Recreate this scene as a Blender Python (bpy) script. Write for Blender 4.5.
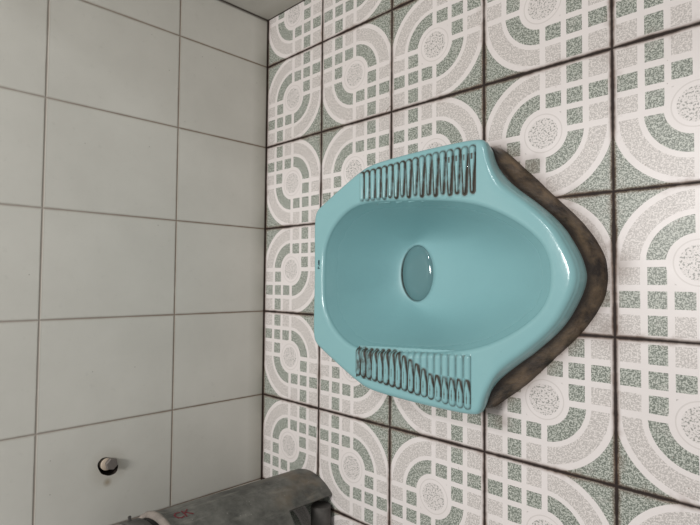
import bpy, bmesh, math, random
from mathutils import Vector, Matrix, noise as mnoise

sc = bpy.context.scene
for o in list(bpy.data.objects):
    bpy.data.objects.remove(o)

# ------------------------------------------------------------ camera
cam_d = bpy.data.cameras.new('camera')
cam = bpy.data.objects.new('camera', cam_d)
sc.collection.objects.link(cam)
right = Vector((0.7116, 0.0083, -0.7025))
down = Vector((-0.0199, -0.9993, -0.0320))
fwd = Vector((-0.7023, 0.0367, -0.7110))
m = Matrix((right, -down, -fwd)).transposed().to_4x4()
m.translation = Vector((1.0492, -0.7274, 0.7674))
cam.matrix_world = m
cam_d.sensor_fit = 'HORIZONTAL'
cam_d.sensor_width = 36.0
cam_d.lens = 526.714 / 700 * 36.0
cam_d.clip_start = 0.01
sc.camera = cam

# ------------------------------------------------------------ world, lights, exposure
w = bpy.data.worlds.new('world')
sc.world = w
w.use_nodes = True
w.node_tree.nodes['Background'].inputs[0].default_value = (1.0, 0.99, 0.955, 1)
w.node_tree.nodes['Background'].inputs[1].default_value = 0.35

ld = bpy.data.lights.new('ceiling_lamp', 'AREA')
ld.shape = 'DISK'
ld.size = 0.45
ld.energy = 32
ld.color = (1.0, 0.97, 0.94)
lo = bpy.data.objects.new('ceiling_lamp', ld)
lo.location = (0.55, -0.45, 2.3)
lo.rotation_euler = (Vector((0.6, -0.7, 0)) - Vector(lo.location)).to_track_quat('-Z', 'Y').to_euler()
sc.collection.objects.link(lo)

ld2 = bpy.data.lights.new('highlight_light', 'AREA')       # small unseen light added beyond the low side wall for rim highlights
ld2.shape = 'DISK'; ld2.size = 0.14; ld2.energy = 7; ld2.color = (0.97, 0.99, 1.0)
lo2 = bpy.data.objects.new('highlight_light', ld2)
lo2.location = (0.72, 0.38, 2.2)
lo2.rotation_euler = (Vector((0.5, -0.7, 0)) - Vector(lo2.location)).to_track_quat('-Z', 'Y').to_euler()
sc.collection.objects.link(lo2)

vs = sc.view_settings
vs.view_transform = 'Standard'
vs.look = 'None'
vs.gamma = 1
vs.use_curve_mapping = False
vs.exposure = 0.0

# ------------------------------------------------------------ node helper
class V:
    """a value in a shader tree; arithmetic adds Math nodes"""
    nt = None
    def __init__(s, x): s.x = x
    @staticmethod
    def op(o, *a, clamp=False):
        n = V.nt.nodes.new('ShaderNodeMath'); n.operation = o; n.use_clamp = clamp
        for i, v in enumerate(a):
            if isinstance(v, V): V.nt.links.new(v.x, n.inputs[i])
            else: n.inputs[i].default_value = v
        return V(n.outputs[0])
    def __add__(s, o): return V.op('ADD', s, o)
    __radd__ = __add__
    def __sub__(s, o): return V.op('SUBTRACT', s, o)
    def __rsub__(s, o): return V.op('SUBTRACT', o, s)
    def __mul__(s, o): return V.op('MULTIPLY', s, o)
    __rmul__ = __mul__
    def __truediv__(s, o): return V.op('DIVIDE', s, o)
    def __lt__(s, o): return V.op('LESS_THAN', s, o)
    def __gt__(s, o): return V.op('GREATER_THAN', s, o)
def vabs(a): return V.op('ABSOLUTE', a)
def vmax(a, b): return V.op('MAXIMUM', a, b)
def vmin(a, b): return V.op('MINIMUM', a, b)
def vfloor(a): return V.op('FLOOR', a)
def sat(a): return V.op('ADD', a, 0.0, clamp=True)
def sqrt(a): return V.op('SQRT', a)
def between(a, lo_, hi_): return (a > lo_) * (a < hi_)
def either(a, b): return vmax(a, b)
def step_down(a, e0, e1):            # 1 below e0, 0 above e1
    return sat((e1 - a) / (e1 - e0)) if not isinstance(e0, V) else sat((e1 - a) / (e1 - e0))
def noise(scale, detail=3, rough=0.55, vec=None, dist=0.0):
    n = V.nt.nodes.new('ShaderNodeTexNoise')
    n.inputs['Scale'].default_value = scale; n.inputs['Detail'].default_value = detail
    n.inputs['Roughness'].default_value = rough; n.inputs['Distortion'].default_value = dist
    V.nt.links.new(vec if vec is not None else V.coord, n.inputs['Vector'])
    return V(n.outputs['Fac'])
def voronoi(scale):
    n = V.nt.nodes.new('ShaderNodeTexVoronoi'); n.inputs['Scale'].default_value = scale
    V.nt.links.new(V.coord, n.inputs['Vector'])
    return V(n.outputs['Distance'])
def rgb(c):
    n = V.nt.nodes.new('ShaderNodeRGB'); n.outputs[0].default_value = (*c, 1); return n.outputs[0]
def lin(r, g, b):
    f = lambda u: u / 12.92 if u <= 0.04045 else ((u + 0.055) / 1.055) ** 2.4
    return (f(r / 255), f(g / 255), f(b / 255))
def mix(fac, a, b):
    n = V.nt.nodes.new('ShaderNodeMix'); n.data_type = 'RGBA'
    if isinstance(fac, V): V.nt.links.new(fac.x, n.inputs[0])
    else: n.inputs[0].default_value = fac
    for i, v in ((6, a), (7, b)):
        if isinstance(v, tuple): n.inputs[i].default_value = (*v, 1)
        else: V.nt.links.new(v, n.inputs[i])
    return n.outputs[2]
def attr(name):
    n = V.nt.nodes.new('ShaderNodeAttribute'); n.attribute_name = name; return V(n.outputs['Fac'])
def new_mat(name):
    mt = bpy.data.materials.new(name); mt.use_nodes = True
    V.nt = mt.node_tree
    tc = V.nt.nodes.new('ShaderNodeTexCoord'); V.coord = tc.outputs['Object']
    sp = V.nt.nodes.new('ShaderNodeSeparateXYZ'); V.nt.links.new(V.coord, sp.inputs[0])
    X, Y, Z = (V(sp.outputs[i]) for i in range(3))
    return mt, V.nt.nodes['Principled BSDF'], X, Y, Z
def plug(bsdf, name, v):
    if isinstance(v, V): V.nt.links.new(v.x, bsdf.inputs[name])
    elif isinstance(v, (int, float)): bsdf.inputs[name].default_value = v
    elif isinstance(v, tuple): bsdf.inputs[name].default_value = (*v, 1)
    else: V.nt.links.new(v, bsdf.inputs[name])
def bump(bsdf, h, strength, dist):
    n = V.nt.nodes.new('ShaderNodeBump'); n.inputs['Strength'].default_value = strength
    n.inputs['Distance'].default_value = dist
    V.nt.links.new(h.x, n.inputs['Height']); V.nt.links.new(n.outputs[0], bsdf.inputs['Normal'])

T = 0.2          # floor tile pitch
# ------------------------------------------------------------ materials
def floor_material():
    mt, b, X, Y, Z = new_mat('patterned_floor_tile')
    wob = (noise(14, 2) - 0.5) * 0.004 + (noise(90, 3) - 0.5) * 0.0022
    ix, iy = vfloor(X / T), vfloor(Y / T)
    a = (X / T - ix - 0.5) * 2.0
    c = (Y / T - iy - 0.5) * 2.0
    # mirror on a checkerboard; row index j = -iy-1, arcs at TR/BL where (i+j) is even
    par = V.op('FLOORED_MODULO', ix + iy, 2.0)          # i+j even  <->  ix+iy odd
    a = a * (par * 2.0 - 1.0)
    gd = (1.0 - vmax(vabs(a), vabs(c))) * (T / 2)       # distance to the tile's edge
    k = 1.02
    a, c = a * k, c * k
    A, C = vabs(a), vabs(c)
    r = sqrt(a * a + c * c)
    arc_q = (a * c) > 0.0
    def bands(q):
        w_ = either(either(q < 0.048, between(q, 0.288, 0.372)), either(between(q, 0.605, 0.695), q > 0.96))
        return w_
    lat_white = either(bands(A), bands(C))
    lat_green = either(between(A, 0.33, 0.65), between(C, 0.33, 0.65))
    ax_line = either(A < 0.045, C < 0.045)
    arc_white = either(either(between(r, 0.622, 0.695), between(r, 0.945, 1.035)), ax_line)
    arc_green = either(between(r, 0.33, 0.65), r > 0.95)
    ring = between(r, 0.235, 0.385)
    disc = r < 0.235
    white = arc_q * arc_white + (1.0 - arc_q) * lat_white
    white = sat(either(white, ring)) * (1.0 - disc)
    green = arc_q * arc_green + (1.0 - arc_q) * lat_green
    green = green * (1.0 - (r < 0.3))
    n1 = noise(520, 1, 0.6) * 0.6 + noise(270, 2, 0.6) * 0.4
    sp = sat((n1 - 0.455) * 8.5)
    n2 = noise(370, 1, 0.6)
    sp2 = sat((n2 - 0.5) * 6.0)
    c_green = mix(sp, lin(108, 114, 106), lin(188, 191, 183))
    c_grey = mix(sp, lin(180, 175, 172), lin(217, 211, 208))
    c_disc = mix(sp2, lin(213, 207, 205), lin(132, 133, 128))
    c_white = mix(noise(9, 4), lin(224, 218, 217), lin(213, 207, 205))
    col = mix(green, c_grey, c_green)
    col = mix(disc, col, c_disc)
    col = mix(white, col, c_white)
    col = mix(between(r, 0.288, 0.306) * 0.35, col, lin(170, 164, 158))
    # worn pale clouds over the print
    worn = sat((noise(26, 5, 0.65) - 0.56) * 3.0) * 0.45
    col = mix(worn, col, lin(218, 211, 208))
    # tea coloured film, mostly beside the grout and the skirt
    g = attr('grime_shade')
    blot = noise(38, 5, 0.65)
    film = sat((blot - 0.52) * 5.0) * step_down(gd, 0.003, 0.016) * 0.5
    col = mix(film, col, lin(120, 98, 84))
    col = mix(sat(g * (0.35 + blot * 1.0)), col, lin(98, 78, 64))
    specks = step_down(voronoi(55), 0.035, 0.06) * (noise(11, 2) > 0.5) * 0.7
    col = mix(specks, col, lin(120, 100, 92))
    # fine cracks running across tile corners by the toilet
    for (cx, cy, rad, x0, x1, y0, y1) in ((0.4225, -0.435, 0.052, 0.352, 0.398, -0.4, -0.36),
                                          (0.335, -0.665, 0.122, 0.19, 0.262, -0.80, -0.735)):
        d = vabs(sqrt((X - cx) * (X - cx) + (Y - cy) * (Y - cy)) - rad + (noise(60, 2) - 0.5) * 0.012)
        inside = between(X, x0, x1) * between(Y, y0, y1)
        col = mix(step_down(d, 0.0004, 0.0014) * inside * 0.8, col, lin(92, 66, 48))
    gw = gd + wob
    halo = step_down(gw, 0.0024, 0.0082)
    col = mix(sat(halo * halo * (0.1 + 1.2 * noise(20, 4))), col, lin(104, 78, 60))
    line = step_down(gw, 0.0012, 0.0028)
    col = mix(line, col, mix(noise(70, 3), lin(17, 11, 10), lin(50, 36, 30)))
    plug(b, 'Base Color', col)
    plug(b, 'Roughness', 0.32 + line * 0.35 + noise(40, 3) * 0.12)
    plug(b, 'Specular IOR Level', 0.35)
    bump(b, (1.0 - step_down(gw, 0.0014, 0.0038)) * 0.0015 + noise(25, 2) * 0.0004, 1.0, 1.0)
    return mt

def wall_material(name, lit_stained=False):
    mt, b, X, Y, Z = new_mat(name)
    H0, H1 = 0.2325, 0.2548
    along = Y if lit_stained else X
    if not lit_stained:
        along = X + 0.0
    ia = vfloor(along / T)
    fa = (along / T - ia)
    da = vmin(fa, 1.0 - fa) * T
    zz = (Z - H0) / H1
    fz = zz - vfloor(zz)
    dz = vmin(fz, 1.0 - fz) * H1
    d = vmin(da, dz) + (noise(22, 3) - 0.5) * 0.0016
    base = mix(noise(5, 5, 0.6), *((lin(194, 192, 185), lin(221, 219, 212)) if lit_stained else (lin(172, 170, 163), lin(196, 194, 187))))  # same tile; the side wall's shade is put into its darker colours
    base = mix(sat((noise(60, 5, 0.7) - 0.6) * 4.0) * 0.3, base, lin(160, 160, 150))
    specks = step_down(voronoi(34), 0.02, 0.045) * (noise(7, 2) > 0.52) * 0.6
    base = mix(specks, base, lin(110, 106, 98))
    # blotchy greyish-brown tone just above the floor
    low = step_down(Z, 0.0, 0.045) * (0.25 + 0.5 * noise(18, 4))
    base = mix(low, base, lin(140, 136, 122))
    if lit_stained:
        for (cy, cz, rr, s) in ((-1.1155, 0.3625, 0.0075, 0.55), (-1.0875, 0.362, 0.032, 0.25)):
            q = sqrt((Y - cy) * (Y - cy) + (Z - cz) * (Z - cz))
            base = mix(step_down(q, rr * 0.3, rr * 1.3) * s, base, lin(126, 104, 66))
    dirt = noise(6, 3)
    grout = mix(step_down(Z, 0.1, 0.55), mix(dirt, lin(140, 128, 118), lin(178, 168, 162)),
                mix(dirt, lin(88, 64, 46), lin(132, 108, 88)))
    halo = step_down(d, 0.001, 0.0046) * 0.4
    base = mix(halo, base, lin(150, 142, 128))
    line = step_down(d, 0.0006, 0.0019) * 0.8
    col = mix(line, base, grout)
    # blackened joint where wall meets floor
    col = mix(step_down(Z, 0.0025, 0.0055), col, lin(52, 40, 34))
    if not lit_stained: col = mix(step_down(X, 0.002, 0.007), col, lin(58, 48, 42))
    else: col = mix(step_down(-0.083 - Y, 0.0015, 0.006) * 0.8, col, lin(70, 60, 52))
    plug(b, 'Base Color', col)
    plug(b, 'Roughness', 0.45 + line * 0.4)
    plug(b, 'Specular IOR Level', 0.3)
    bump(b, (1.0 - step_down(d, 0.0006, 0.0024)) * 0.0008 + noise(8, 2) * 0.0006, 0.8, 1.0)
    return mt

def glaze_material():
    mt, b, X, Y, Z = new_mat('teal_glaze')
    g = attr('grime_shade')
    col = mix(noise(12, 4), lin(128, 171, 176), lin(134, 178, 182))
    sp = step_down(voronoi(48), 0.02, 0.045) * (noise(9, 2) > 0.56) * 0.45
    col = mix(sp, col, lin(84, 118, 118))
    rim = sat(g * (0.95 + 0.5 * noise(160, 3)))
    col = mix(rim, col, mix(noise(90, 3), lin(34, 30, 24), lin(66, 59, 48)))
    plug(b, 'Base Color', col)
    plug(b, 'Roughness', 0.16 + step_down(Z, 0.0, 0.055) * 0.26 + rim * 0.4 + noise(60, 2) * 0.04)
    plug(b, 'Specular IOR Level', 0.5)
    bump(b, noise(70, 3) * 0.0006 + noise(16, 2) * 0.0012, 0.35, 1.0)
    return mt

def cement_material():
    mt, b, X, Y, Z = new_mat('grimy_cement')
    n = noise(22, 6, 0.65)
    col = mix(sat((n - 0.36) * 4.5), lin(36, 28, 24), lin(112, 94, 74))
    col = mix(sat((noise(55, 4) - 0.55) * 4.0) * 0.6, col, lin(128, 108, 84))
    col = mix(attr('grime_shade'), col, lin(26, 20, 18))
    plug(b, 'Base Color', col)
    plug(b, 'Roughness', 0.36)
    plug(b, 'Specular IOR Level', 0.45)
    bump(b, noise(60, 5) * 0.004, 0.9, 1.0)
    return mt

def pvc_material(name, c0, c1, rust=True):
    mt, b, X, Y, Z = new_mat(name)
    n = noise(24, 6, 0.65)
    col = mix(sat((n - 0.3) * 2.2), c0, c1)
    if rust:
        strk = V.nt.nodes.new('ShaderNodeMapping'); strk.inputs['Scale'].default_value = (60, 60, 14)
        V.nt.links.new(V.coord, strk.inputs[0])
        s = noise(1.0, 4, 0.6, strk.outputs[0])
        col = mix(sat((s - 0.56) * 6.0) * 0.35, col, lin(152, 150, 142))
        st = sat((noise(13, 4) - 0.54) * 6.0) * step_down(Z, 0.05, 0.22) * 0.5
        col = mix(st, col, lin(112, 92, 66))
        fl = step_down(voronoi(110), 0.06, 0.14) * (noise(20, 2) > 0.5) * 0.45
        col = mix(fl, col, lin(172, 170, 164))
    plug(b, 'Base Color', col)
    plug(b, 'Roughness', 0.5 + 0.2 * n)
    plug(b, 'Specular IOR Level', 0.35)
    bump(b, noise(90, 4) * 0.0012, 0.5, 1.0)
    return mt

def plain_material(name, c, rough=0.5, metal=0.0, nz=0.0):
    mt, b, X, Y, Z = new_mat(name)
    n = noise(120, 4)
    plug(b, 'Base Color', mix(n, c, tuple(min(1, v * (1 + nz)) for v in c)))
    plug(b, 'Roughness', rough); plug(b, 'Metallic', metal)
    return mt

def water_material(name, c, tr):
    mt, b, X, Y, Z = new_mat(name)
    plug(b, 'Base Color', c)
    plug(b, 'Roughness', 0.03); plug(b, 'IOR', 1.333); plug(b, 'Transmission Weight', tr)
    bump(b, noise(30, 2) * 0.001, 0.2, 1.0)
    return mt

M_floor = floor_material()
M_wall = wall_material('plain_wall_tile', True)
M_wall2 = wall_material('shaded_side_wall_tile', False)
M_glaze = glaze_material()
M_cement = cement_material()
M_pvc = pvc_material('weathered_grey_pvc', lin(66, 66, 63), lin(126, 125, 119))
M_pvc_dark = pvc_material('dark_grey_pvc', lin(62, 60, 58), lin(96, 93, 90), False)
M_rubber = plain_material('black_rubber', lin(24, 23, 22), 0.7)
M_collar = pvc_material('scuffed_pvc', lin(104, 99, 94), lin(156, 146, 138), False)
M_red = plain_material('faded_red_print', lin(96, 34, 42), 0.6, 0, 0.5)
M_logo = plain_material('dark_blue_print', lin(18, 60, 86), 0.3)
M_steel = plain_material('dull_steel', lin(112, 106, 102), 0.5, 0.4, 0.4)
M_hole = plain_material('dark_plaster', lin(46, 38, 32), 0.9, 0, 0.6)
M_plug = plain_material('beige_wall_plug', lin(176, 162, 146), 0.6, 0, 0.2)
M_water = water_material('murky_water', lin(112, 150, 154), 0.25)
M_drop = water_material('clear_water', (0.93, 0.98, 0.99), 1.0)

# ------------------------------------------------------------ object helpers
def link(name, bm, mat, parent=None, smooth=True):
    me = bpy.data.meshes.new(name)
    bm.normal_update(); bm.to_mesh(me); bm.free()
    if smooth:
        for p in me.polygons: p.use_smooth = True
    me.materials.append(mat)
    o = bpy.data.objects.new(name, me)
    sc.collection.objects.link(o)
    if parent: o.parent = parent
    return o
def structure(name, bm, mat, smooth=False):
    o = link(name, bm, mat, None, smooth); o['kind'] = 'structure'; return o
def thing(name, label, cat, loc):
    o = bpy.data.objects.new(name, None); o.empty_display_size = 0.05
    sc.collection.objects.link(o); o.location = loc
    o['label'] = label; o['category'] = cat
    return o
def keep_world(o):          # geometry is written in world coordinates; undo the parent's offset
    o.data.transform(Matrix.Translation(-Vector(o.parent.location)))
    return o
def smooth_closed(P, it=3):
    for _ in range(it):
        Q = []
        for i in range(len(P)):
            a, b = P[i], P[(i + 1) % len(P)]
            Q.append((a[0] * .75 + b[0] * .25, a[1] * .75 + b[1] * .25))
            Q.append((a[0] * .25 + b[0] * .75, a[1] * .25 + b[1] * .75))
        P = Q
    return P
def ray_poly(P, c, n):
    """radius of the closed polyline P seen from c, at n even angles"""
    out = []
    for k in range(n):
        t = 2 * math.pi * k / n; dx, dy = math.cos(t), math.sin(t); best = 0
        for i in range(len(P)):
            ax, ay = P[i][0] - c[0], P[i][1] - c[1]
            bx, by = P[(i + 1) % len(P)][0] - c[0], P[(i + 1) % len(P)][1] - c[1]
            ex, ey = bx - ax, by - ay
            den = dx * ey - dy * ex
            if abs(den) < 1e-12: continue
            u = (ax * ey - ay * ex) / den; s = (ax * dy - ay * dx) / den
            if u > 0 and -1e-9 <= s <= 1 + 1e-9: best = max(best, u)
        out.append(best)
    return out
def loft(rings, cap_first=False, cap_last=False):
    bm = bmesh.new(); R = [[bm.verts.new(p) for p in r] for r in rings]; n = len(rings[0])
    for a, b in zip(R, R[1:]):
        for i in range(n):
            bm.faces.new((a[i], a[(i + 1) % n], b[(i + 1) % n], b[i]))
    if cap_first: bm.faces.new(R[0][::-1])
    if cap_last: bm.faces.new(R[-1])
    bmesh.ops.recalc_face_normals(bm, faces=bm.faces)
    return bm

# ------------------------------------------------------------ toilet outlines (world x, half width about YC)
YC = -0.717
CX = 0.50
HR = 0.065
outer_half = [(0.783, 0.0), (0.7795, 0.018), (0.770, 0.040), (0.751, 0.073), (0.712, 0.110), (0.678, 0.1365),
              (0.657, 0.160), (0.645, 0.182), (0.640, 0.204), (0.627, 0.2115), (0.560, 0.2125), (0.475, 0.2100), (0.402, 0.2050),
              (0.370, 0.1930), (0.335, 0.1760), (0.272, 0.1430), (0.2550, 0.132), (0.2500, 0.115), (0.2500, 0.07), (0.2510, 0.03)]
open_half = [(0.737, 0.0), (0.735, 0.024), (0.722, 0.050), (0.690, 0.0765), (0.647, 0.100), (0.605, 0.1135),
             (0.555, 0.1225), (0.478, 0.1300), (0.385, 0.1350), (0.342, 0.1230), (0.303, 0.0930), (0.283, 0.0560), (0.281, 0.02)]
def full(h):
    up = [(x, YC + w_) for x, w_ in h]
    dn = [(x, YC - w_) for x, w_ in h[::-1] if w_ > 0]
    return up + dn
N = 480
def asym(P):            # the near corner of the rim sits a little further back than the far one
    return [(x - 0.011 * max(0, 1 - abs(x - 0.640) / 0.035) if y < YC - 0.14 else x, y) for x, y in P]
P_out = smooth_closed(asym(full(outer_half)), 3)
P_open = smooth_closed(full(open_half), 4)
R_out = ray_poly(P_out, (CX, YC), N)
R_open = ray_poly(P_open, (CX, YC), N)
def lerp_tab(tab, t):
    f = (t % (2 * math.pi)) / (2 * math.pi) * N; i = int(f) % N; u = f - int(f)
    return tab[i] * (1 - u) + tab[(i + 1) % N] * u
def rim_z(a, b, wt=0.0):
    """height of the rim's top, a from its outer edge and b from the bowl's edge"""
    ro, ri = 0.009, 0.009
    a = max(0.0, a - 0.0095 * wt)      # the front edge leans outwards below the lip
    z = HR - wt * 0.0016 * max(0, 1 - a / 0.036) ** 2
    if a < ro: z -= ro * (1 - math.sqrt(max(0, 1 - (1 - max(a, 0) / ro) ** 2))) * 0.9
    if b < ri: z -= ri * (1 - math.sqrt(max(0, 1 - (1 - max(b, 0) / ri) ** 2))) * 0.8
    return z
def nose(x):            # the front of the rim rolls off outwards
    f = min(1, max(0, (x - 0.628) / 0.04)); return f * f * (3 - 2 * f)
def pan_z(x, y):
    dx, dy = x - CX, y - YC; r = math.hypot(dx, dy); t = math.atan2(dy, dx)
    return rim_z(lerp_tab(R_out, t) - r, r - lerp_tab(R_open, t), nose(x))

# ------------------------------------------------------------ the setting
skirt_half = [(0.793, 0.0), (0.790, 0.025), (0.780, 0.048), (0.757, 0.081), (0.720, 0.118), (0.694, 0.146), (0.668, 0.172), (0.642, 0.199),
              (0.620, 0.211), (0.590, 0.206), (0.475, 0.200), (0.402, 0.194), (0.335, 0.164), (0.276, 0.130),
              (0.267, 0.11), (0.267, 0.03)]
P_skirt = smooth_closed(asym(full(skirt_half)), 3)
R_skirt = ray_poly(P_skirt, (CX, YC), N)

X1, Y0, Y1 = 1.5, -1.75, -0.083
bm = bmesh.new()
gl = bm.verts.layers.float.new('grime_shade')
step = 0.009
nx = int((X1) / step); ny = int((Y1 - Y0) / step)
grid = {}
spots = ((0.802, -0.705, 0.020, 0.75), (0.685, -0.545, 0.014, 0.7), (0.655, -0.525, 0.012, 0.6), (0.80, -0.80, 0.014, 0.5),
         (0.79, -0.79, 0.020, 0.5), (0.63, -0.945, 0.014, 0.6), (0.745, -0.600, 0.013, 0.5))
for i in range(nx + 1):
    for j in range(ny + 1):
        x = X1 * i / nx; y = Y0 + (Y1 - Y0) * j / ny
        v = bm.verts.new((x, y, 0)); grid[i, j] = v
        dx, dy = x - CX, y - YC
        d = math.hypot(dx, dy) - lerp_tab(R_skirt, math.atan2(dy, dx))
        g = 0.75 * math.exp(-max(d, 0) / 0.009) if x > 0.6 else 0.35 * math.exp(-max(d, 0) / 0.007)
        for sx, sy, sr, s in spots:
            g = max(g, s * math.exp(-((x - sx) ** 2 + (y - sy) ** 2) / sr ** 2))
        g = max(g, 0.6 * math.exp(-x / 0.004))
        v[gl] = g
for i in range(nx):
    for j in range(ny):
        q = (grid[i, j], grid[i + 1, j], grid[i + 1, j + 1], grid[i, j + 1])
        if all(math.hypot(v.co.x - CX, v.co.y - YC) < lerp_tab(R_open, math.atan2(v.co.y - YC, v.co.x - CX)) + 0.012 for v in q):
            continue
        bm.faces.new(q)
structure('floor', bm, M_floor)

# back wall with a drilled hole for the bolt
BY, BZ = -1.0855, 0.3625
bm = bmesh.new()
WZ = 1.5
outer = [bm.verts.new((0, y, z)) for y, z in ((Y0, 0), (Y1, 0), (Y1, WZ), (Y0, WZ))]
oe = [bm.edges.new((outer[i], outer[(i + 1) % 4])) for i in range(4)]
hole = []
for k in range(40):
    t = 2 * math.pi * k / 40
    rr = 1 + 0.06 * mnoise.noise(Vector((math.cos(t) * 1.7, math.sin(t) * 1.7, 3)))
    hole.append(bm.verts.new((0, BY + 0.0175 * rr * math.cos(t) + 0.006 * math.sin(t), BZ + 0.0190 * rr * math.sin(t))))
he = [bm.edges.new((hole[i], hole[(i + 1) % 40])) for i in range(40)]
bmesh.ops.triangle_fill(bm, use_beauty=True, edges=oe + he)
bmesh.ops.recalc_face_normals(bm, faces=bm.faces)
if sum(f.normal.x for f in bm.faces) < 0: bmesh.ops.reverse_faces(bm, faces=bm.faces)
structure('wall_back', bm, M_wall)
bm = bmesh.new()
vs4 = [bm.verts.new(p) for p in ((0, Y1, 0), (X1, Y1, 0), (X1, Y1, 1.0), (0, Y1, 1.0))]
bm.faces.new(vs4)
structure('wall_right', bm, M_wall2)

# ------------------------------------------------------------ squat toilet
toilet = thing('squat_toilet', 'teal glazed ceramic squat toilet set in patterned floor tiles with ribbed foot rests', 'toilet', (CX, YC, 0))
HC = (0.4015, YC + 0.0080)
HA, HB, HZ = 0.0400, 0.0572, -0.080
def pt(k, r, z):
    t = 2 * math.pi * k / N
    return (CX + r * math.cos(t), YC + r * math.sin(t), z)
def on_pan(k, r_):
    x, y, _ = pt(k, r_, 0)
    return (x, y, rim_z(R_out[k] - r_, r_ - R_open[k], nose(x)))
rings = []
for off, z in ((0.0075, 0.030), (0.0065, 0.036), (0.004, 0.042), (0.0018, 0.0455), (0.0006, 0.048)):
    ring = []
    for k in range(N):
        wt = nose(pt(k, R_out[k], 0)[0])
        ring.append(pt(k, R_out[k] - (off * (1 - wt) + (0.0045 + max(0, z - 0.034) * 0.30) * wt), z + wt * max(0, z - 0.040) * 0.8))
    rings.append(ring)
prof = [0, .0004, .0012, .0025, .0045, .007, .0095, .012]
for a in prof:
    rings.append([on_pan(k, R_out[k] - a - 0.0095 * nose(pt(k, R_out[k], 0)[0])) for k in range(N)])
for f in (.1, .2, .3, .4, .5, .6, .7, .8, .9):
    rings.append([on_pan(k, (R_out[k] - .012 - 0.0095 * nose(pt(k, R_out[k], 0)[0])) * (1 - f) + (R_open[k] + .011) * f) for k in range(N)])
for b_ in (.011, .0085, .006, .004, .0022, .001, .0003, 0):
    rings.append([on_pan(k, R_open[k] + b_) for k in range(N)])
zb = rim_z(1, 0)
ns = 46
for s in range(1, ns + 1):
    f = s / ns; f = f ** 1.35
    ring = []
    for k in range(N):
        t = 2 * math.pi * k / N
        ox, oy = CX + R_open[k] * math.cos(t), YC + R_open[k] * math.sin(t)
        hx, hy = HC[0] + HA * math.cos(t), HC[1] + HB * math.sin(t)
        pw = 1.95 + 0.4 * math.cos(t)
        z = HZ + (zb - HZ) * (1 - f) ** pw
        ring.append((ox + (hx - ox) * f, oy + (hy - oy) * f, z))
    rings.append(ring)
def hole_ring(s, z):
    return [(HC[0] + HA * s * math.cos(2 * math.pi * k / N), HC[1] + HB * s * math.sin(2 * math.pi * k / N), z) for k in range(N)]
for s, z in ((0.988, HZ - 0.0006), (0.972, HZ - 0.002), (0.965, HZ - 0.006), (0.95, HZ - 0.05), (0.8, HZ - 0.07), (0.4, HZ - 0.076)):
    rings.append(hole_ring(s, z))
bm = loft(rings, cap_last=True)
gl = bm.verts.layers.float.new('grime_shade')
bm.verts.index_update()
for v in bm.verts:
    g = 0.0
    e = math.hypot((v.co.x - HC[0]) / HA, (v.co.y - HC[1]) / HB)
    if v.co.z < HZ + 0.004 and 0.955 < e < 1.025:  # crevice shade painted round the outlet lip, strongest on the rear side
        ang = math.atan2(v.co.y - HC[1], v.co.x - HC[0])
        g = 0.75 * max(0, math.cos(ang - math.pi * 1.08)) ** 0.6 if math.cos(ang - math.pi * 1.08) > 0 else 0
        g = max(g, 0.12)
    if v.index < 2 * N: g = 0.5  # lowest two rings set darker, just above the skirt
    v[gl] = g
if sum(f.normal.z for f in bm.faces) < 0: bmesh.ops.reverse_faces(bm, faces=bm.faces)
keep_world(link('pan', bm, M_glaze, toilet))

# water standing in the outlet
wz = HZ - 0.0022
wr = [hole_ring(s, wz) for s in (0.958,)]
bm = loft([hole_ring(0.949, HZ - 0.045), hole_ring(0.962, wz - 0.0006), hole_ring(0.955, wz), hole_ring(0.5, wz)], cap_first=True, cap_last=True)
wo = keep_world(link('water', bm, M_water, toilet)); wo['label'] = 'still water standing level with the lip of the outlet'

# cement skirt
rings = []
for s in range(9):
    f = s / 8
    ring = []
    for k in range(N):
        top = R_out[k] - 0.0062
        r = top + (R_skirt[k] - top) * (f ** 0.75)
        p = Vector(pt(k, r, 0.0385 * (1 - f) - 0.001))
        nn = mnoise.fractal(p * 28, 0.8, 2.0, 3)
        d = 0.0022 * nn * (0.25 + 0.75 * math.sin(math.pi * min(1, f * 1.1)))
        t = 2 * math.pi * k / N
        ring.append((p.x + d * math.cos(t), p.y + d * math.sin(t), p.z))
    rings.append(ring)
bm = loft([[pt(k, R_out[k] - 0.016, 0.0375) for k in range(N)]] + rings)
gl = bm.verts.layers.float.new('grime_shade')
for v in bm.verts:
    v[gl] = max(min(1, max(0, (v.co.z - 0.024) / 0.008)), min(1, max(0, (0.009 - v.co.z) / 0.008)) * 0.8) * 0.9  # crevice and contact shade painted into the skirt's top and foot edges
sk = keep_world(link('cement_skirt', bm, M_cement, toilet)); sk['label'] = 'dirty dark brown cement skirt under the front rim'

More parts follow.
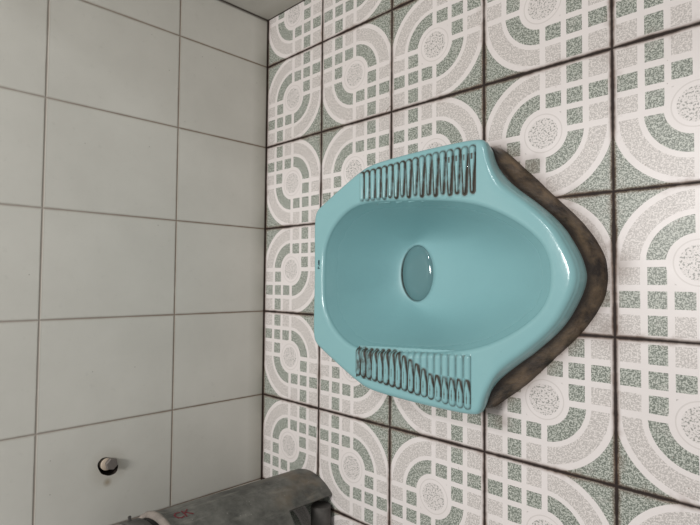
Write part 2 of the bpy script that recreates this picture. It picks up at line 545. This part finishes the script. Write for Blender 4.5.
# ribbed foot rests
NR = 18
def foot_rest(side):
    bm = bmesh.new(); gl = bm.verts.layers.float.new('grime_shade')
    NU, NV = 468, 110
    G = {}
    x0, x1 = 0.3785, 0.6255
    if side < 0: x0, x1 = 0.3725, 0.6165
    pitch = (x1 - x0) / NR
    for i in range(NU + 1):
        u = i / NU; x = x0 + (x1 - x0) * u
        rb = u * NR; idx = min(NR - 1, int(rb)); lx = (rb - idx - 0.5) * pitch
        uc = (idx + 0.5) / NR
        xc = x0 + (x1 - x0) * uc
        if side > 0:
            vi = 0.1385 + (0.1215 - 0.1385) * uc + 0.0022 * (idx % 2) * (uc > 0.3)
            vo = 0.1915 + 0.0095 * min(1, uc * 1.5)
        else:
            vi = 0.1315 + (0.1190 - 0.1315) * uc
            vo = 0.1800 + 0.0225 * min(1, uc * 1.15)
        hw = 0.47 * pitch
        for j in range(NV + 1):
            lo_, hi_ = vi - 0.0035, vo + 0.005
            wv = lo_ + (hi_ - lo_) * j / NV
            # signed distance to the rib's capsule
            cc = min(max(wv, vi + hw), vo - hw)
            tp = min(1, max(0, (wv - vi) / (vo - vi)))
            if side > 0: hwl = hw * (1 - 0.62 * min(1, uc * 2.0) * (1 - tp) ** 1.1)
            else: hwl = hw * 0.98
            d = math.hypot(lx, wv - cc) - hwl
            h = 0.0034 * min(1, max(0, -d / (0.62 * hw))) ** 0.6
            y = YC + side * wv
            nz = mnoise.fractal(Vector((x * 90, y * 60, 4)), 0.8, 2, 3)
            tt = (wv - vi) / (vo - vi)
            if side > 0:
                lw = 0.0015 + 0.0014 * max(0, 1 - tt) * min(1, uc * 1.6)
                if tt > 0.8: lw += 0.0007 * (1 - 0.5 * uc)
                g = math.exp(-(d / lw) ** 2) * (0.95 + 0.3 * (1 - tp) * uc)
                if idx % 2 and 0.3 < uc < 0.9: g *= 0.75 + 0.25 * tp
                if tt > 0.86: g *= 1.15 - 0.5 * uc
                if tt < 0.08 and uc < 0.3: g *= 0.5
                if idx == NR - 1 and lx > 0.001: g *= 1.2
                if idx >= NR - 4 and abs(lx) < 0.0016 and abs(tt - 0.78) < 0.06: g = max(g, 0.7)
            else:
                v0 = 0.01 + 0.46 * min(1, max(0, (uc - 0.36) / 0.34)) ** 1.2     # where the dark loops start
                vs_ = vi + (vo - vi) * v0
                q = min(1, max(0, (wv - vs_) / max(0.001, vo - vs_)))
                hw2 = hw * (0.34 + 0.64 * min(1, q * 1.9) ** 0.8)
                cc2 = min(max(wv, vs_ + hw * 0.5), vo - hw)
                d2 = math.hypot(lx, wv - cc2) - hw2
                thick = 0.0014 + 0.0017 * max(0, 1 - q * 2.4) + (0.0009 if q > 0.85 and uc < 0.6 else 0)
                g = math.exp(-(d2 / thick) ** 2)
                if tt < v0 - 0.03: g = 0.38 * min(1, max(0, (d + 0.0022) / 0.002)) * min(1, uc * 1.2) if tt > 0.02 else 0
                if idx == 0 and lx < -0.003 and d > -0.003: g = max(g, 0.95)
                if q > 0.35 and abs(lx) < 0.0012 * (1 - abs(q - 0.62) * 3) * min(1, uc * 1.8): g = max(g, 0.6)
                if uc < 0.16: g = max(g, 0.34 + 0.5 * nz)
                if uc > 0.7 and q > 0.8: g *= 0.6
            fade = min(1, j / 5, (NV - j) / 5, i / 3, (NU - i) / 3)
            g = max(0, min(1, g * (0.95 + 0.5 * nz))) * fade
            z = pan_z(x, y) + h * min(1, fade * 1.5) - 0.0006 + 0.0011 * min(1, fade)
            v = bm.verts.new((x, y, z)); v[gl] = g; G[i, j] = v
    for i in range(NU):
        for j in range(NV):
            bm.faces.new((G[i, j], G[i + 1, j], G[i + 1, j + 1], G[i, j + 1]))
    bmesh.ops.recalc_face_normals(bm, faces=bm.faces)
    if sum(f.normal.z for f in bm.faces) < 0: bmesh.ops.reverse_faces(bm, faces=bm.faces)
    o = keep_world(link('foot_rest', bm, M_glaze, toilet))
    o['label'] = 'ribbed foot rest with dark dirt between the ribs'
foot_rest(1)
foot_rest(-1)

def strokes_mesh(strokes, place, wdt, thick):
    """flat pen strokes (lists of 2d points) laid on a surface by place(u, v, height)"""
    bm = bmesh.new()
    for s in strokes:
        s = [(a[0] + (b[0] - a[0]) * q / 5, a[1] + (b[1] - a[1]) * q / 5) for a, b in zip(s, s[1:]) for q in range(5)] + [s[-1]]
        for (ax, ay), (bx, by) in zip(s, s[1:]):
            L = math.hypot(bx - ax, by - ay) or 1e-9
            nx_, ny_ = -(by - ay) / L * wdt / 2, (bx - ax) / L * wdt / 2
            ex, ey = (bx - ax) / L * wdt / 2, (by - ay) / L * wdt / 2
            q = [(ax - ex + nx_, ay - ey + ny_), (ax - ex - nx_, ay - ey - ny_), (bx + ex - nx_, by + ey - ny_), (bx + ex + nx_, by + ey + ny_)]
            lo4 = [bm.verts.new(place(u, v, 0)) for u, v in q]; hi4 = [bm.verts.new(place(u, v, thick)) for u, v in q]
            bm.faces.new(hi4); bm.faces.new(lo4[::-1])
            for i in range(4): bm.faces.new((lo4[i], lo4[(i + 1) % 4], hi4[(i + 1) % 4], hi4[i]))
    bmesh.ops.recalc_face_normals(bm, faces=bm.faces)
    return bm
# tiny printed mark on the rear rim (letters read along the rim)
lx0, ly0 = 0.2705, -0.6955
logo = [[(0, 0), (0, 4.2)], [(0, 4), (2.2, 4)], [(2.2, 4), (2.2, 2.6)],
        [(4.6, 1.0), (5.6, 1.0)], [(6.6, 3.0), (7.0, 0.8), (7.8, 2.4), (8.6, 0.8), (9.2, 3.0)], [(10.2, 0.8), (10.2, 3.0), (11.8, 3.0), (11.8, 0.8)], [(13, 3), (13, 0.8)]]
def on_rim(u, v, h):
    x = lx0 - v * 0.00105; y = ly0 - 0.0055 + u * 0.00118
    return (x, y, pan_z(x, y) + 0.00015 + h)
mk = keep_world(link('printed_mark', strokes_mesh(logo, on_rim, 1.35, 0.0002), M_logo, toilet, False)); mk['label'] = 'tiny dark blue printed mark on the flat rim'

# water drops on the glaze
random.seed(5)
bm = bmesh.new()
def drop(x, y, z, r):
    bmesh.ops.create_uvsphere(bm, u_segments=8, v_segments=6, radius=1, matrix=Matrix.Translation((x, y, z)) @ Matrix.Diagonal((r, r, r * 0.5, 1)))
for k in range(46):
    x = 0.385 + 0.235 * random.random(); wv = 0.125 + 0.07 * random.random()
    sd = 1 if random.random() < .8 else -1
    y = YC + sd * wv
    drop(x, y, pan_z(x, y) + 0.0032, random.uniform(.0006, .0012))
wd = keep_world(link('water_drops', bm, M_drop, toilet)); wd['kind'] = 'stuff'

# ------------------------------------------------------------ big standing pipe
PX, PY, PR = 0.172, -1.242, 0.105
pipe = thing('standing_pipe', 'large weathered grey plastic pipe standing upright beside the plain tiled wall', 'pipe', (PX, PY, 0))
NP = 144
prof_o = [(0.0, PR - 0.001), (0.004, PR), (0.15, PR + 0.0018), (0.285, PR + 0.0034), (0.322, PR + 0.0034), (0.328, PR + 0.0048), (0.333, PR + 0.0068), (0.338, PR + 0.0078)]
prof_i = [(0.338, PR - 0.006), (0.15, PR - 0.006), (0.0, PR - 0.006)]
prof = prof_o + prof_i
fine = []
for (z0, r0), (z1, r1) in zip(prof, prof[1:]):
    n = max(1, int(abs(z1 - z0) / 0.0112))
    for q in range(n): fine.append((z0 + (z1 - z0) * q / n, r0 + (r1 - r0) * q / n))
NOTCH_Z = 0.112
def in_notch(deg): return -80 < deg < 45
bm = bmesh.new()
R = []
for z, r in fine:
    R.append([bm.verts.new((PX + r * math.cos(2 * math.pi * k / NP), PY + r * math.sin(2 * math.pi * k / NP), z)) for k in range(NP)])
for a in range(len(fine)):
    b_ = (a + 1) % len(fine)
    zm = (fine[a][0] + fine[b_][0]) / 2
    for k in range(NP):
        deg = (k + 0.5) * 360 / NP
        if deg > 180: deg -= 360
        if zm < NOTCH_Z and in_notch(deg): continue
        k2 = (k + 1) % NP
        bm.faces.new((R[a][k], R[a][k2], R[b_][k2], R[b_][k]))
# close the thickness along the notch's edges
edges_l = [e for e in bm.edges if len(e.link_faces) == 1]
done = set()
for e in edges_l:
    v1, v2 = e.verts
    r1 = math.hypot(v1.co.x - PX, v1.co.y - PY)
    if r1 < PR - 0.004: continue
    def inner(v):
        t = math.atan2(v.co.y - PY, v.co.x - PX)
        return bm.verts.new((PX + (PR - 0.006) * math.cos(t), PY + (PR - 0.006) * math.sin(t), v.co.z))
    bm.faces.new((v1, v2, inner(v2), inner(v1)))
bm.verts.index_update()
bmesh.ops.remove_doubles(bm, verts=bm.verts, dist=0.0002)
bmesh.ops.delete(bm, geom=[v for v in bm.verts if not v.link_faces], context='VERTS')
bmesh.ops.recalc_face_normals(bm, faces=bm.faces)
body = keep_world(link('pipe_body', bm, M_pvc, pipe, True))
for p in body.data.polygons: p.use_smooth = True
md = body.modifiers.new('edges', 'EDGE_SPLIT'); md.split_angle = math.radians(40)

def lathe_ring(name, prof, mat, label=None):
    rings = [[(PX + r * math.cos(2 * math.pi * k / NP), PY + r * math.sin(2 * math.pi * k / NP), z) for k in range(NP)] for z, r in prof]
    rings.append(rings[0])
    o = keep_world(link(name, loft(rings), mat, pipe))
    if label: o['label'] = label
    return o
lathe_ring('collar_lip', [(0.3375, PR - 0.004), (0.3375, PR + 0.0079), (0.340, PR + 0.0086), (0.3435, PR + 0.0076), (0.3465, PR + 0.0045), (0.348, PR + 0.001), (0.348, PR - 0.004)], M_collar, 'pale scuffed lip around the collar')
lathe_ring('rubber_seal', [(0.3475, PR - 0.008), (0.3475, PR - 0.001), (0.358, PR - 0.0015), (0.360, PR - 0.008)], M_rubber, 'black rubber seal in the gap')
lathe_ring('upper_socket', [(0.358, PR - 0.008), (0.358, PR + 0.000), (0.362, PR + 0.003), (0.386, PR + 0.004), (0.391, PR + 0.003), (0.393, PR - 0.001), (0.393, PR - 0.008)], M_pvc_dark)
lathe_ring('socket_rim', [(0.3925, PR - 0.012), (0.3925, PR + 0.001), (0.395, PR + 0.0035), (0.399, PR + 0.003), (0.402, PR - 0.002), (0.402, PR - 0.012)], M_collar, 'pale scuffed rim of the open socket')
bm = bmesh.new()
ta = math.radians(104)
bmesh.ops.create_cube(bm, size=1, matrix=Matrix.Translation((PX + (PR + 0.006) * math.cos(ta), PY + (PR + 0.006) * math.sin(ta), 0.380)) @ Matrix.Rotation(ta, 4, 'Z') @ Matrix.Diagonal((0.012, 0.004, 0.005, 1)))
bmesh.ops.bevel(bm, geom=bm.edges[:], offset=0.0008, segments=2, affect='EDGES')
keep_world(link('nub', bm, M_pvc_dark, pipe, False))
# red letters printed along the pipe
letters = [[(3.4, 4.6), (1.6, 5.0), (0.2, 3.8), (0, 2.2), (0.8, 0.6), (2.4, 0), (3.8, 0.4)],
           [(5.2, 0), (5.2, 5)], [(5.2, 2.2), (8.4, 5.2)], [(6.2, 3.0), (9.0, 0.2)]]
LA, LZ = 77.0, 0.319
def on_pipe(u, v, h):
    z = LZ - u * 0.0032
    t = math.radians(LA + v * 1.9)
    r = PR + 0.0038 + h
    return (PX + r * math.cos(t), PY + r * math.sin(t), z)
lt = keep_world(link('red_lettering', strokes_mesh(letters, on_pipe, 0.75, 0.0003), M_red, pipe, False)); lt['label'] = 'faded red printed letters'

# small drain pipe lying in the notch
dp = thing('drain_pipe', 'short dark grey drain pipe lying on the floor in the notch under the large pipe', 'pipe', (0.222, -1.186, 0))
def hcyl(name, xc, zc, r, ya, yb, mat, inner):
    n = 40
    rr = []
    for y, q in ((yb, inner), (ya, inner), (ya, r - 0.002), (ya - 0.002, r), (yb, r), (yb, inner)):
        rr.append([(xc + q * math.cos(2 * math.pi * k / n), y, zc + q * math.sin(2 * math.pi * k / n)) for k in range(n)])
    o = keep_world(link(name, loft(rr), mat, dp))
    o.modifiers.new('edges', 'EDGE_SPLIT').split_angle = math.radians(40)
    return o
hcyl('tube', 0.234, 0.0215, 0.0205, -1.187, -1.33, M_pvc_dark, 0.0006)
hcyl('end_collar', 0.234, 0.0235, 0.0235, -1.232, -1.31, M_pvc_dark, 0.0195)

# ------------------------------------------------------------ bolt in the wall
bolt = thing('wall_bolt', 'square headed rusty steel bolt stub in a drilled hole of the plain wall', 'bolt', (0, BY, BZ))
rings = []
for x, s in ((-0.0005, 1.04), (-0.006, 1.0), (-0.03, 0.95)):
    rings.append([(x, v[0], v[1]) for v in [(BY + (0.0175 * math.cos(2 * math.pi * k / 40) + 0.006 * math.sin(2 * math.pi * k / 40)) * s * 1.04,
                                             BZ + 0.0190 * math.sin(2 * math.pi * k / 40) * s * 1.04) for k in range(40)]])
ho = keep_world(link('drilled_hole', loft(rings, cap_last=True), M_hole, bolt)); ho['label'] = 'dark drilled hole'
n = 28
def xcyl(x0, x1, r0, r1, cy, cz, seg, ph=0.0):
    return loft([[(x, cy + r * math.cos(2 * math.pi * k / seg + ph), cz + r * math.sin(2 * math.pi * k / seg + ph)) for k in range(seg)]
                 for x, r in ((x0, r0), (x1 - 0.0008, r1), (x1, r1 - 0.0008))], cap_last=True)
keep_world(link('wall_plug', xcyl(-0.028, 0.0010, 0.0118, 0.0114, BY + 0.0045, BZ + 0.0015, 28), M_plug, bolt))
keep_world(link('bolt_head', xcyl(-0.02, 0.0090, 0.0122, 0.0112, BY + 0.005, BZ - 0.005, 6, 0.25), M_steel, bolt, False))
